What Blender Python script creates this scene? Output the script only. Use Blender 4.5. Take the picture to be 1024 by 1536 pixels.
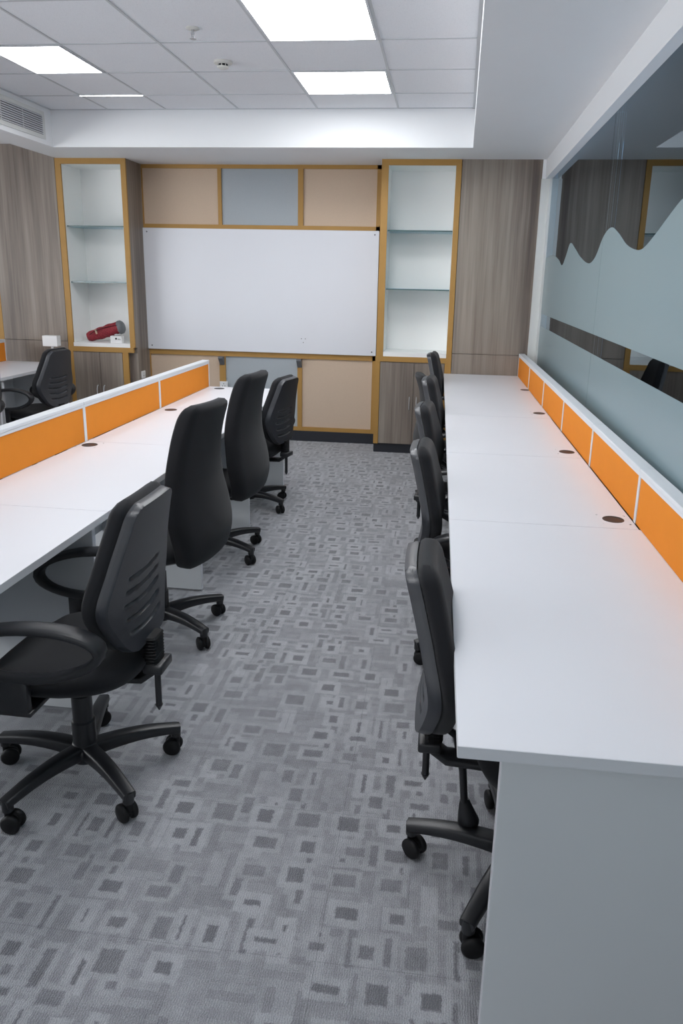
import bpy, bmesh, math, random
from math import sin, cos, pi, radians, sqrt
from mathutils import Vector, Matrix, Quaternion

for o in list(bpy.data.objects): bpy.data.objects.remove(o)
random.seed(7)
SC = bpy.context.scene
COL = SC.collection

# ------------------------------------------------------------------ camera
camd = bpy.data.cameras.new('camera'); cam = bpy.data.objects.new('camera', camd); COL.objects.link(cam)
R_ = Vector((0.9925194, 0.1203517, 0.0205109)); U_ = Vector((-0.0506598, 0.2531349, 0.9661037)); F_ = Vector((-0.1110802, 0.9599157, -0.2573383))
m = Matrix((R_, U_, -F_)).transposed().to_4x4(); m.translation = Vector((0, 0, 1.5613))
cam.matrix_world = m
camd.sensor_fit = 'VERTICAL'; camd.sensor_height = 36; camd.sensor_width = 24
camd.lens = 1108.06 / 1536 * 36
camd.shift_x = -(526.27 - 512) / 1536; camd.shift_y = (711.0 - 768) / 1536
camd.clip_start = 0.02; camd.clip_end = 60
SC.camera = cam

# ------------------------------------------------------------------ world, exposure
w = bpy.data.worlds.new('world'); SC.world = w; w.use_nodes = True
w.node_tree.nodes['Background'].inputs[0].default_value = (0.8, 0.88, 1, 1)
w.node_tree.nodes['Background'].inputs[1].default_value = 0.02
SC.view_settings.view_transform = 'Standard'; SC.view_settings.look = 'None'
SC.view_settings.gamma = 1; SC.view_settings.exposure = 0.68; SC.view_settings.use_curve_mapping = False
LIGHT = 11.0          # radiance of the ceiling diffusers
LIGHT_COL = (0.975, 0.985, 1.0)
def area(name, loc, rot, sx, sy, power, col):
    l = bpy.data.lights.new(name, 'AREA'); l.shape = 'RECTANGLE'; l.size = sx; l.size_y = sy; l.energy = power; l.color = col
    o = bpy.data.objects.new(name, l); COL.objects.link(o); o.location = loc; o.rotation_euler = rot; return o
# added fill light behind the camera, lifts the near end panel; no window there
area('window_daylight', (-2.1, -2.93, 1.45), (math.radians(90), 0, 0), 5.6, 2.0, 12.5, (1.0, .985, .96))
area('window_daylight', (-6.12, 1.0, 1.4), (math.radians(90), 0, math.radians(-90)), 6.4, 1.6, 98, (.96, .98, 1.0))  # added fill along the left wall to brighten the ceiling; no window modelled
area('corridor_light', (1.7, 3.7, 2.55), (0, 0, 0), 1.0, 6.2, 30, (.85, .93, 1.0))  # added fill behind the glass, lightens the view through the panes
SC.cycles.diffuse_bounces = 8; SC.cycles.max_bounces = 14

# ------------------------------------------------------------------ materials
def lin(c):
    return tuple(((v/255)/12.92 if v/255 <= .04045 else ((v/255+.055)/1.055)**2.4) for v in c) + (1,)
class NT:
    def __init__(s, name):
        s.m = bpy.data.materials.new(name); s.m.use_nodes = True; s.t = s.m.node_tree; s.t.nodes.clear()
        s.out = s.n('ShaderNodeOutputMaterial')
    def n(s, ty, **k):
        x = s.t.nodes.new(ty)
        for a, b in k.items(): setattr(x, a, b)
        return x
    def put(s, sock, v):
        if isinstance(v, bpy.types.NodeSocket): s.t.links.new(v, sock)
        else: sock.default_value = v
    def math(s, op, a, b=0.0, c=0.0):
        x = s.n('ShaderNodeMath', operation=op)
        s.put(x.inputs[0], a); s.put(x.inputs[1], b); s.put(x.inputs[2], c); return x.outputs[0]
    def mix(s, f, a, b):
        x = s.n('ShaderNodeMix', data_type='RGBA'); s.put(x.inputs[0], f); s.put(x.inputs[6], a); s.put(x.inputs[7], b); return x.outputs[2]
    def noise(s, vec, scale, detail=2, rough=.5):
        x = s.n('ShaderNodeTexNoise'); s.put(x.inputs['Vector'], vec); x.inputs['Scale'].default_value = scale
        x.inputs['Detail'].default_value = detail; x.inputs['Roughness'].default_value = rough; return x.outputs[0]
    def coords(s, kind='Object', scale=(1, 1, 1)):
        c = s.n('ShaderNodeTexCoord'); mp = s.n('ShaderNodeMapping'); s.t.links.new(c.outputs[kind], mp.inputs[0])
        mp.inputs['Scale'].default_value = scale; return mp.outputs[0]
    def ramp(s, f, stops):
        x = s.n('ShaderNodeValToRGB'); s.put(x.inputs[0], f); e = x.color_ramp.elements
        while len(e) < len(stops): e.new(.5)
        for i, (p, c) in enumerate(stops): e[i].position = p; e[i].color = c
        return x.outputs[0]
    def bsdf(s, col, rough=.5, spec=.5, bump=None, metal=0, bd=.002, **k):
        b = s.n('ShaderNodeBsdfPrincipled'); s.put(b.inputs['Base Color'], col); s.put(b.inputs['Roughness'], rough)
        b.inputs['Specular IOR Level'].default_value = spec; b.inputs['Metallic'].default_value = metal
        for a, v in k.items(): s.put(b.inputs[a.replace('_', ' ')], v)
        if bump is not None:
            bn = s.n('ShaderNodeBump'); bn.inputs['Strength'].default_value = 1; bn.inputs['Distance'].default_value = bd
            s.put(bn.inputs['Height'], bump); s.t.links.new(bn.outputs[0], b.inputs['Normal'])
        s.t.links.new(b.outputs[0], s.out.inputs[0]); return s.m

def plain(name, rgb, rough=.5, spec=.5, var=.04, nscale=8, bumps=None, metal=0):
    t = NT(name); c = t.coords(); base = lin(rgb)
    dk = tuple(v*(1-var) for v in base[:3]) + (1,); lt = tuple(min(1, v*(1+var)) for v in base[:3]) + (1,)
    col = t.mix(t.noise(c, nscale, 3), dk, lt)
    b = t.noise(c, bumps[0], 2) if bumps else None
    return t.bsdf(col, rough, spec, b, metal, bumps[1] if bumps else .002)

M = {}
M['white_wall'] = plain('painted plaster', (236, 238, 240), .7, .3, .015, 3)
M['ceiling'] = None
M['laminate'] = plain('white laminate', (222, 223, 228), .34, .4, .012, 4)
M['laminate_edge'] = plain('white edge band', (206, 208, 212), .45, .4, .02, 12)
M['gable'] = plain('white board', (205, 208, 210), .5, .3, .03, 2)
M['gold'] = plain('golden laminate', (174, 134, 74), .5, .3, .07, 9)
M['black_plastic'] = plain('black plastic', (36, 37, 40), .36, .5, .05, 30, (500, .0003))
M['shell'] = plain('charcoal plastic', (50, 52, 57), .34, .55, .05, 30, (420, .0004))
M['rubber'] = plain('black rubber', (18, 18, 20), .55, .3, .05, 30)
M['metal'] = plain('brushed steel', (185, 187, 190), .3, .5, .05, 40, None, 1)
M['satin'] = plain('satin steel', (205, 207, 210), .35, .5, .03, 40, None, .35)
M['alu'] = plain('powder coated aluminium', (214, 217, 221), .4, .45, .02, 20)
M['plinth'] = plain('black plinth', (44, 46, 52), .5, .4, .05, 10)
M['beige'] = plain('beige pinboard', (204, 183, 162), .85, .15, .05, 120, (300, .0006))
M['bluegrey'] = plain('blue grey pinboard', (172, 179, 184), .8, .15, .04, 120, (300, .0006))
M['board'] = plain('whiteboard enamel', (226, 228, 234), .25, .5, .01, 3)
M['niche'] = plain('white niche', (240, 241, 240), .55, .3, .015, 3)
M['dark'] = plain('dark grille', (62, 66, 70), .6, .3, .05, 20)
M['grommet'] = plain('grommet plastic', (38, 38, 42), .4, .5, .05, 20)
M['bracket'] = plain('grey metal bracket', (110, 113, 118), .4, .5, .04, 20)
M['trim'] = plain('white painted frame', (214, 216, 214), .5, .35, .02, 8)
M['detector'] = plain('off white plastic', (215, 214, 208), .5, .4, .02, 20)
M['card'] = plain('white card', (232, 232, 232), .6, .3, .02, 20)
M['ink'] = plain('black print', (25, 25, 28), .6, .3, .02, 20)
M['backroom'] = plain('dim room paint', (120, 128, 138), .8, .2, .04, 2)

def fabric(name, rgb, scale=900, bd=.0006, rough=.9, sheen=.25, var=.25):
    t = NT(name); c = t.coords(); base = lin(rgb)
    n1 = t.noise(c, scale, 2); n2 = t.noise(c, 14, 3)
    f = t.math('ADD', t.math('MULTIPLY', n1, .7), t.math('MULTIPLY', n2, .3))
    col = t.ramp(f, [(.3, tuple(v*(1-var) for v in base[:3])+(1,)), (.7, tuple(min(1, v*(1+var)) for v in base[:3])+(1,))])
    return t.bsdf(col, rough, .2, n1, 0, bd, Sheen_Weight=sheen, Sheen_Roughness=.6)
M['fabric'] = fabric('black mesh fabric', (21, 22, 26), sheen=.12)
M['orange'] = fabric('orange fabric', (221, 134, 44), 700, .0004, .9, 0, .05)

def wood():
    t = NT('grey brown wood laminate')
    c = t.coords('Object', (1, 1, 1))
    w1 = t.noise(t.coords('Object', (9, 9, .45)), 1.0, 4, .6)
    w2 = t.noise(t.coords('Object', (60, 60, 1.2)), 1.0, 3, .6)
    w3 = t.noise(t.coords('Object', (2.5, 2.5, .3)), 1.0, 2)
    f = t.math('ADD', t.math('MULTIPLY', w1, .55), t.math('ADD', t.math('MULTIPLY', w2, .22), t.math('MULTIPLY', w3, .23)))
    col = t.ramp(f, [(.34, lin((98, 88, 82))), (.46, lin((128, 117, 108))), (.54, lin((144, 134, 124))), (.66, lin((164, 153, 141)))])
    return t.bsdf(col, .42, .35, w2, 0, .0004)
M['wood'] = wood()

def tilem():
    t = NT('mineral fibre tile'); c = t.coords('Object')
    v = t.n('ShaderNodeTexVoronoi'); t.put(v.inputs['Vector'], c); v.inputs['Scale'].default_value = 160
    d = t.math('LESS_THAN', v.outputs['Distance'], .22)
    col = t.mix(d, lin((236, 238, 242)), lin((216, 218, 223)))
    return t.bsdf(col, .85, .15)
M['tile'] = tilem()

def carpet():
    t = NT('patterned carpet tile'); 
    tc = t.n('ShaderNodeTexCoord'); sp = t.n('ShaderNodeSeparateXYZ')
    nz = t.n('ShaderNodeTexNoise'); t.t.links.new(tc.outputs['Object'], nz.inputs['Vector']); nz.inputs['Scale'].default_value = 90; nz.inputs['Detail'].default_value = 2
    off = t.n('ShaderNodeVectorMath', operation='MULTIPLY_ADD'); t.t.links.new(nz.outputs['Color'], off.inputs[0])
    off.inputs[1].default_value = (.012, .012, 0); t.t.links.new(tc.outputs['Object'], off.inputs[2])
    t.t.links.new(off.outputs[0], sp.inputs[0]); X, Y = sp.outputs[0], sp.outputs[1]
    def hash3(a, b, seed):
        cb = t.n('ShaderNodeCombineXYZ'); t.put(cb.inputs[0], a); t.put(cb.inputs[1], b); cb.inputs[2].default_value = seed
        wn = t.n('ShaderNodeTexWhiteNoise', noise_dimensions='3D'); t.t.links.new(cb.outputs[0], wn.inputs['Vector'])
        s = t.n('ShaderNodeSeparateColor'); t.t.links.new(wn.outputs['Color'], s.inputs[0]); return s.outputs[0], s.outputs[1], s.outputs[2], wn.outputs['Value']
    def sm(d, w):
        x = t.n('ShaderNodeMath', operation='DIVIDE', use_clamp=True); t.put(x.inputs[0], d); x.inputs[1].default_value = w; return x.outputs[0]
    def cell(cx, cy, seed, stag):
        # returns ring and core masks with per-cell size
        y = t.math('DIVIDE', Y, cy); iy = t.math('FLOOR', y)
        r0 = hash3(iy, 0.0, seed+.5)[0]
        x = t.math('ADD', t.math('DIVIDE', X, cx), t.math('MULTIPLY', r0, stag)); ix = t.math('FLOOR', x)
        r1, r2, r3, r4 = hash3(ix, iy, seed)
        u = t.math('SUBTRACT', t.math('SUBTRACT', x, ix), .5); v = t.math('SUBTRACT', t.math('SUBTRACT', y, iy), .5)
        u = t.math('ADD', u, t.math('MULTIPLY', t.math('SUBTRACT', r2, .5), .12))
        a = t.math('ADD', .30, t.math('MULTIPLY', r1, .2)); b = t.math('ADD', .30, t.math('MULTIPLY', r2, .2))
        du = t.math('SUBTRACT', a, t.math('ABSOLUTE', u)); dv = t.math('SUBTRACT', b, t.math('ABSOLUTE', v))
        du = t.math('MULTIPLY', du, cx); dv = t.math('MULTIPLY', dv, cy)
        d = t.math('MINIMUM', du, dv)                      # metres inside the rectangle
        inside = sm(d, .006)
        core = sm(t.math('SUBTRACT', d, t.math('ADD', .013, t.math('MULTIPLY', r3, .012))), .006)
        return inside, core, r3, r4
    def band(seed, cx, cy):
        x = t.math('FLOOR', t.math('DIVIDE', X, cx)); y = t.math('FLOOR', t.math('DIVIDE', Y, cy))
        return hash3(x, y, seed)
    i1, c1, a1, b1 = cell(.125, .105, 1.0, 1.0)
    i2, c2, a2, b2 = cell(.085, .15, 5.0, 1.0)
    h = band(9.0, .11, .022); hv = band(12.0, .024, .12); sel = band(15.0, .11, .13)
    # value: -1 dark .. +1 light
    lines = t.math('SUBTRACT', t.mix(t.math('GREATER_THAN', sel[0], .5), h[0], hv[0]), .5)
    base = t.math('MULTIPLY', lines, .55)
    def layer(base, inside, core, ra, rb, keep):
        on = t.math('LESS_THAN', rb, keep)
        ins = t.math('MULTIPLY', inside, on); cr = t.math('MULTIPLY', core, on)
        x = t.n('ShaderNodeMix', data_type='FLOAT'); t.put(x.inputs[0], ins); t.put(x.inputs[2], base); t.put(x.inputs[3], t.math('ADD', .2, t.math('MULTIPLY', ra, .3)))
        z = t.n('ShaderNodeMix', data_type='FLOAT'); t.put(z.inputs[0], cr); t.put(z.inputs[2], x.outputs[0]); t.put(z.inputs[3], t.math('SUBTRACT', t.math('MULTIPLY', ra, -.5), .42)); return z.outputs[0]
    v = layer(base, i2, c2, a2, b2, .55)
    v = layer(v, i1, c1, a1, b1, .70)
    # loop pile: fine ribs along y and speckle
    rib = t.math('SINE', t.math('MULTIPLY', sp.outputs[0], 2*pi/.006))
    fine = t.noise(tc.outputs['Object'], 300, 2)
    soft = t.noise(tc.outputs['Object'], 26, 3)
    v = t.math('ADD', v, t.math('MULTIPLY', t.math('SUBTRACT', fine, .5), 1.5))
    v = t.math('ADD', v, t.math('MULTIPLY', t.math('SUBTRACT', soft, .5), .9))
    v = t.math('ADD', v, t.math('MULTIPLY', rib, .07))
    f = t.math('ADD', t.math('MULTIPLY', v, .50), .49)
    col = t.ramp(f, [(.1, lin((106, 107, 112))), (.5, lin((144, 145, 150))), (.85, lin((175, 177, 182)))])
    # carpet tile joints every 0.5 m
    def joint(S, o):
        q = t.math('FRACT', t.math('DIVIDE', t.math('ADD', S, o), .5)); return t.math('LESS_THAN', q, .006)
    tcx = t.n('ShaderNodeSeparateXYZ'); t.t.links.new(tc.outputs['Object'], tcx.inputs[0])
    j = t.math('MAXIMUM', joint(tcx.outputs[0], 10.22), joint(tcx.outputs[1], 10.13))
    col = t.mix(t.math('MULTIPLY', j, .22), col, lin((60, 61, 66)))
    return t.bsdf(col, .95, .1, t.math('ADD', fine, t.math('MULTIPLY', rib, .15)), 0, .003, Sheen_Weight=.5, Sheen_Roughness=.5)
M['carpet'] = carpet()

def emis(name, col, st):
    t = NT(name); e = t.n('ShaderNodeEmission'); e.inputs[0].default_value = col + (1,); e.inputs[1].default_value = st
    t.t.links.new(e.outputs[0], t.out.inputs[0]); return t.m
M['diffuser'] = emis('lit diffuser', LIGHT_COL, LIGHT)

def glass(name, tint, rough=0.0):
    t = NT(name); tr = t.n('ShaderNodeBsdfTransparent'); tr.inputs[0].default_value = tint
    gl = t.n('ShaderNodeBsdfGlossy'); gl.inputs['Roughness'].default_value = rough; gl.inputs[0].default_value = (.80, .91, 1, 1)
    fr = t.n('ShaderNodeFresnel'); fr.inputs[0].default_value = 1.5; mx = t.n('ShaderNodeMixShader')
    t.t.links.new(fr.outputs[0], mx.inputs[0]); t.t.links.new(tr.outputs[0], mx.inputs[1]); t.t.links.new(gl.outputs[0], mx.inputs[2])
    t.t.links.new(mx.outputs[0], t.out.inputs[0]); return t.m
M['glass'] = glass('clear partition glass', (.72, .80, .84, 1))
M['shelf_glass'] = glass('green edged glass', (.82, .93, .9, 1))
M['shelf_edge'] = plain('glass shelf edge', (70, 98, 100), .15, .6, .05, 20)
def frost():
    t = NT('frosted film'); c = t.coords()
    col = t.mix(t.noise(c, 2, 2), lin((118, 138, 144)), lin((125, 145, 151)))
    return t.bsdf(col, .30, .5)
M['frost'] = frost()
def redfab():
    t = NT('red checked cloth'); c = t.coords('Object')
    ch = t.n('ShaderNodeTexChecker'); t.put(ch.inputs['Vector'], c); ch.inputs['Scale'].default_value = 90
    ch.inputs['Color1'].default_value = lin((140, 40, 52)); ch.inputs['Color2'].default_value = lin((96, 26, 40))
    col = t.mix(t.noise(c, 30, 2), ch.outputs[0], lin((150, 52, 60)))
    return t.bsdf(col, .6, .3, t.noise(c, 60, 2), 0, .002)
M['red'] = redfab()

# ------------------------------------------------------------------ geometry helpers
def link(name, me, mat, parent=None, smooth=None):
    o = bpy.data.objects.new(name, me); COL.objects.link(o)
    if mat is not None:
        for mm in (mat if isinstance(mat, (list, tuple)) else [mat]): me.materials.append(mm)
    if parent is not None: o.parent = parent
    if smooth is not None:
        me.shade_smooth(); me.set_sharp_from_angle(angle=radians(smooth))
    return o
def from_bm(name, bm, mat, parent=None, smooth=None, recalc=True):
    if recalc: bmesh.ops.recalc_face_normals(bm, faces=bm.faces)
    me = bpy.data.meshes.new(name); bm.to_mesh(me); bm.free(); return link(name, me, mat, parent, smooth)
def add_box(bm, x0, x1, y0, y1, z0, z1, bev=0, mat=0, M4=None):
    r = bmesh.ops.create_cube(bm, size=1); vs = r['verts']
    for v in vs: v.co = Vector(((x0+x1)/2 + v.co.x*(x1-x0), (y0+y1)/2 + v.co.y*(y1-y0), (z0+z1)/2 + v.co.z*(z1-z0)))
    fs = set(f for v in vs for f in v.link_faces)
    for f in fs: f.material_index = mat
    if bev:
        es = list(set(e for v in vs for e in v.link_edges)); g = bmesh.ops.bevel(bm, geom=es, offset=bev, segments=2, affect='EDGES', profile=.5)
        vs = list(set(v for f in g['faces'] for v in f.verts)) + [v for v in vs if v.is_valid]
        for f in g['faces']: f.material_index = mat
    if M4 is not None:
        for v in set(vs):
            if v.is_valid: v.co = M4 @ v.co
    return vs
def box(name, x0, x1, y0, y1, z0, z1, mat, parent=None, bev=0, M4=None):
    bm = bmesh.new(); add_box(bm, x0, x1, y0, y1, z0, z1, bev, 0, M4); return from_bm(name, bm, mat, parent)
def add_cyl(bm, p0, p1, r0, r1=None, n=20, mat=0):
    p0, p1 = Vector(p0), Vector(p1); r1 = r0 if r1 is None else r1
    g = bmesh.ops.create_cone(bm, cap_ends=True, segments=n, radius1=r0, radius2=r1, depth=(p1-p0).length)
    q = Vector((0, 0, 1)).rotation_difference(p1-p0).to_matrix().to_4x4(); T = Matrix.Translation((p0+p1)/2) @ q
    for v in g['verts']: v.co = T @ v.co
    for f in set(f for v in g['verts'] for f in v.link_faces): f.material_index = mat
    return g['verts']
def lathe(bm, prof, n=28, c=(0, 0, 0)):
    rings = []
    for r, z in prof:
        rings.append([bm.verts.new((c[0]+r*cos(2*pi*i/n), c[1]+r*sin(2*pi*i/n), c[2]+z)) for i in range(n)])
    for a, b in zip(rings, rings[1:]):
        for i in range(n): bm.faces.new((a[i], a[(i+1) % n], b[(i+1) % n], b[i]))
    for rg in (rings[0], rings[-1]):
        try: bm.faces.new(rg)
        except Exception: pass
def sweep(bm, pts, sec, closed=False, up=(0, 0, 1)):
    """pts list of (pos, scale_w, scale_h); sec = list of (a,b) section points; a along side, b along up-ish."""
    P = [Vector(p[0]) for p in pts]; n = len(P); rings = []; up = Vector(up)
    for i in range(n):
        if closed: t = P[(i+1) % n] - P[i-1]
        else: t = P[min(i+1, n-1)] - P[max(i-1, 0)]
        t.normalize(); s = t.cross(up)
        if s.length < 1e-4: s = Vector((1, 0, 0))
        s.normalize(); u = s.cross(t)
        rings.append([bm.verts.new(P[i] + s*a*pts[i][1] + u*b*pts[i][2]) for a, b in sec])
    k = len(sec); rr = list(zip(rings, rings[1:])) + ([(rings[-1], rings[0])] if closed else [])
    for a, b in rr:
        for i in range(k): bm.faces.new((a[i], a[(i+1) % k], b[(i+1) % k], b[i]))
    if not closed: bm.faces.new(rings[0]); bm.faces.new(rings[-1])
def circ(n=12): return [(cos(2*pi*i/n), sin(2*pi*i/n)) for i in range(n)]
def rsec(w, h, e=.35, n=16):
    o = []
    for i in range(n):
        a = 2*pi*i/n; c, s = cos(a), sin(a); o.append((w*math.copysign(abs(c)**e, c), h*math.copysign(abs(s)**e, s)))
    return o
def interp(tab, t):
    if t <= tab[0][0]: return tab[0][1]
    for i in range(len(tab)-1):
        a, b = tab[i], tab[i+1]
        if t <= b[0]:
            m0 = (b[1]-(tab[i-1][1] if i else a[1]))/(b[0]-(tab[i-1][0] if i else a[0]))
            nx = tab[i+2] if i+2 < len(tab) else b
            m1 = (nx[1]-a[1])/(nx[0]-a[0]); h = b[0]-a[0]; s = (t-a[0])/h
            return (2*s**3-3*s*s+1)*a[1] + (s**3-2*s*s+s)*h*m0 + (3*s*s-2*s**3)*b[1] + (s**3-s*s)*h*m1
    return tab[-1][1]
def empty(name, loc=(0, 0, 0), rz=0):
    o = bpy.data.objects.new(name, None); COL.objects.link(o); o.location = loc; o.rotation_euler = (0, 0, rz); o.empty_display_size = .1; return o
def tag(o, label, cat, group=None):
    o['label'] = label; o['category'] = cat
    if group: o['group'] = group
    return o
def struct(o): o['kind'] = 'structure'; return o
def copy_tree(o, parent=None):
    c = o.copy(); COL.objects.link(c); c.parent = parent
    for ch in list(o.children): copy_tree(ch, c)
    return c
def poly_prism(name, poly, z0, z1, mat, parent=None):
    bm = bmesh.new(); a = [bm.verts.new((x, y, z0)) for x, y in poly]; b = [bm.verts.new((x, y, z1)) for x, y in poly]; n = len(poly)
    bm.faces.new(a); bm.faces.new(b)
    for i in range(n): bm.faces.new((a[i], a[(i+1) % n], b[(i+1) % n], b[i]))
    return from_bm(name, bm, mat, parent)

# ------------------------------------------------------------------ room shell
YB = -3.0; XL0 = -6.2; ZC = 2.80; ZS = 2.525; YS = 6.09; YW = 7.04; YC = 6.65
XGF = lambda y: .84 - .015*(YC-y)                  # glass line
XSR = lambda y: .170 - .0244*(YS-y)                # right soffit inner edge
XSL = -3.174
struct(box('floor', XL0-.1, 2.6, YB-.1, 7.3, -.1, 0, M['carpet']))
struct(box('wall_back', XL0-.1, 2.6, YW, YW+.12, 0, 3.0, M['white_wall']))
struct(box('wall_left', XL0-.1, XL0, YB, YW, 0, 3.0, M['white_wall']))
struct(box('wall_front', XL0-.1, 2.6, YB-.12, YB, 0, 3.0, M['white_wall']))
struct(box('wall_right', 2.5, 2.6, YB, YW, 0, 3.0, M['backroom']))
struct(box('ceiling', XL0-.1, 1.0, YB-.1, 7.1, ZC, ZC+.1, M['tile']))
# dropped plaster margins
soff = poly_prism('ceiling_margin', [(XSR(YS), YS), (XSR(YB), YB), (XGF(YB)-.03, YB), (XGF(YW)-.03, YW), (-3.455, YW), (-3.455, YB), (XSL, YB), (XSL, YS)], ZS, ZC, M['white_wall'])
soff.name = 'trim_1'; struct(soff)
struct(box('trim_2', XL0, -3.455, YB, YW, 2.64, ZC, M['white_wall']))
# lintel over the glass
def skew(y0, y1, xa, xb, z0, z1, name, mat, parent=None):
    return poly_prism(name, [(XGF(y0)+xa, y0), (XGF(y0)+xb, y0), (XGF(y1)+xb, y1), (XGF(y1)+xa, y1)], z0, z1, mat, parent)
struct(skew(YB, YW, -.052, .06, 2.375, 3.0, 'trim_3', M['white_wall']))
struct(skew(YC-.04, YW, -.082, .06, 0, 2.374, 'trim_4', M['trim']))
struct(box('trim_12', .762, .80, YC-.012, YW, 2.374, ZS, M['white_wall']))
struct(box('trim_5', 1.0, 2.6, YB-.1, 7.1, 2.6, 2.7, M['backroom']))
# ceiling grid
CX = [-.405+.6*i for i in range(0, 1)]
cols = [-5.22, -4.62, -4.02, -3.42-.0, -2.69, -2.22, -1.64, -1.02, -.405]
rows = [3.822+.6*i - (.07 if i < 1 else 0) for i in range(-11, 4)]
bm = bmesh.new()
for x in cols:
    if x < XSL: continue
    add_box(bm, x-.007, x+.007, YB, YS, ZC-.0035, ZC+.01)
for y in rows: add_box(bm, XSL, XSR(y), y-.007, y+.007, ZC-.003, ZC+.01)
add_box(bm, XSL, XSL+.018, YB, YS, ZC-.004, ZC+.01); add_box(bm, XSL, XSR(YS), YS-.018, YS, ZC-.004, ZC+.01)
sh = -.0244; add_box(bm, -.018, 0, YB-YS, 0, ZC-.004, ZC+.01, M4=Matrix(((1, .0244, 0, XSR(YS)), (0, 1, 0, YS), (0, 0, 1, 0), (0, 0, 0, 1))))
struct(from_bm('trim_6', bm, plain('grid steel', (196, 199, 203), .4, .4, .02, 20)))

# lights
def clight(x0, x1, y0, y1, label):
    t = empty('ceiling_light', ((x0+x1)/2, (y0+y1)/2, ZC)); hx, hy = (x1-x0)/2, (y1-y0)/2
    bm = bmesh.new()
    for a in ((-hx, hx, -hy, -hy+.012), (-hx, hx, hy-.012, hy), (-hx, -hx+.012, -hy+.012, hy-.012), (hx-.012, hx, -hy+.012, hy-.012)):
        add_box(bm, a[0], a[1], a[2], a[3], -.007, -.0002)
    from_bm('frame', bm, M['alu'], t)
    box('diffuser', -hx+.012, hx-.012, -hy+.012, hy-.012, -.005, -.0004, M['diffuser'], t)
    return tag(t, label, 'light', 'square ceiling lights')
r = lambda k: 3.822+.6*k
clight(-1.01, -.414, r(0)-.06, r(1)-.01, 'large square lit ceiling panel cut by the top of the photo, right of centre')
clight(-1.01, -.414, r(2)+.01, r(3)-.01, 'square lit ceiling panel right of centre, the one nearest the whiteboard wall')
clight(-2.69, -2.225, r(1)+.01, r(2)-.01, 'square lit ceiling panel at the left, beside the air grille')
t = empty('ceiling_light', (-2.455, 5.612, ZC)); box('diffuser', -.235, .235, -.011, .011, -.006, -.0004, M['diffuser'], t)
bm = bmesh.new(); add_box(bm, -.24, .24, -.016, -.011, -.007, -.0004); add_box(bm, -.24, .24, .011, .016, -.007, -.0004); from_bm('frame', bm, M['alu'], t)
tag(t, 'thin slit-like lit strip in the ceiling grid above the left shelves', 'light')
for (x0, x1, k) in ((-1.01, -.414, -2), (-1.01, -.414, -5)):
    clight(x0, x1, r(k)+.01, r(k+1)-.01, 'square lit ceiling panel behind the camera position')

# air grille on the left ceiling step
t = empty('air_grille', (XSL, 5.35, 2.66))
bm = bmesh.new(); 
for a in ((-.62, .62, .07, .10), (-.62, .62, -.10, -.07), (-.62, -.585, -.07, .07), (.585, .62, -.07, .07)):
    add_box(bm, .0005, .008, a[0], a[1], a[2], a[3])
from_bm('frame', bm, M['trim'], t)
box('backing', .0004, .0012, -.585, .585, -.07, .07, M['dark'], t)
bm = bmesh.new()
for i in range(9):
    z = -.062+i*.0155; add_box(bm, .0015, .012, -.585, .585, z-.0035, z+.0035, M4=None)
for y in (-.3, 0.02, .31): add_box(bm, .002, .006, y-.004, y+.004, -.07, .07)
from_bm('slats', bm, M['alu'], t)
tag(t, 'long slatted white air grille on the left ceiling step', 'air vent')

# sprinkler, smoke detector
t = empty('sprinkler', (-1.364, 4.185, ZC))
bm = bmesh.new(); lathe(bm, [(.036, -.0005), (.036, -.004), (.026, -.009), (.012, -.01)]); from_bm('escutcheon', bm, M['detector'], t, 40)
bm = bmesh.new(); add_cyl(bm, (0, 0, -.01), (0, 0, -.03), .007); add_cyl(bm, (-.009, 0, -.022), (-.004, 0, -.05), .002, n=8); add_cyl(bm, (.009, 0, -.022), (.004, 0, -.05), .002, n=8); add_cyl(bm, (0, 0, -.05), (0, 0, -.053), .017, n=16)
from_bm('head', bm, M['metal'], t, 40)
tag(t, 'small chrome fire sprinkler head in a ceiling tile', 'sprinkler')
t = empty('smoke_detector', (-1.384, 4.80, ZC))
bm = bmesh.new(); lathe(bm, [(.055, -.0005), (.055, -.012), (.048, -.016), (.02, -.017)]); from_bm('base', bm, M['detector'], t, 40)
bm = bmesh.new(); lathe(bm, [(.03, -.016), (.031, -.028), (.03, -.03)]); from_bm('sensor_slot', bm, M['ink'], t, 40)
bm = bmesh.new(); lathe(bm, [(.036, -.029), (.034, -.036), (.02, -.043), (.001, -.044)])
for k in range(8):
    a = k*pi/4; add_box(bm, .029*cos(a)-.002, .029*cos(a)+.004, .029*sin(a)-.002, .029*sin(a)+.003, -.031, -.016)
from_bm('cover', bm, M['detector'], t, 40)
tag(t, 'round white smoke detector in a ceiling tile', 'smoke detector')

# ------------------------------------------------------------------ wood columns and whiteboard wall
def wood_col(n, x0, x1):
    o = box('wall_'+n, x0, x1, YC, YW, .93, ZS if x0 > -3 else 2.64, M['wood'])
    struct(o); q = box('lower_panel', x0, x1, YC, YW, 0, .926, M['wood'], o); return o
wood_col('right_column', .107, .762)
wood_col('left_column', -4.098, -3.47)
# next shelving frame at the far left, only its edge shows
struct(box('trim_7', -4.16, -4.10, YC-.002, YW, .9, 2.64, M['gold']))
struct(box('trim_8', -4.16, -4.10, YC, YW, 0, .9, M['wood']))
struct(box('wall_left_return', XL0, -4.16, YC, YW, 0, 2.64, M['wood']))

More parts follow.
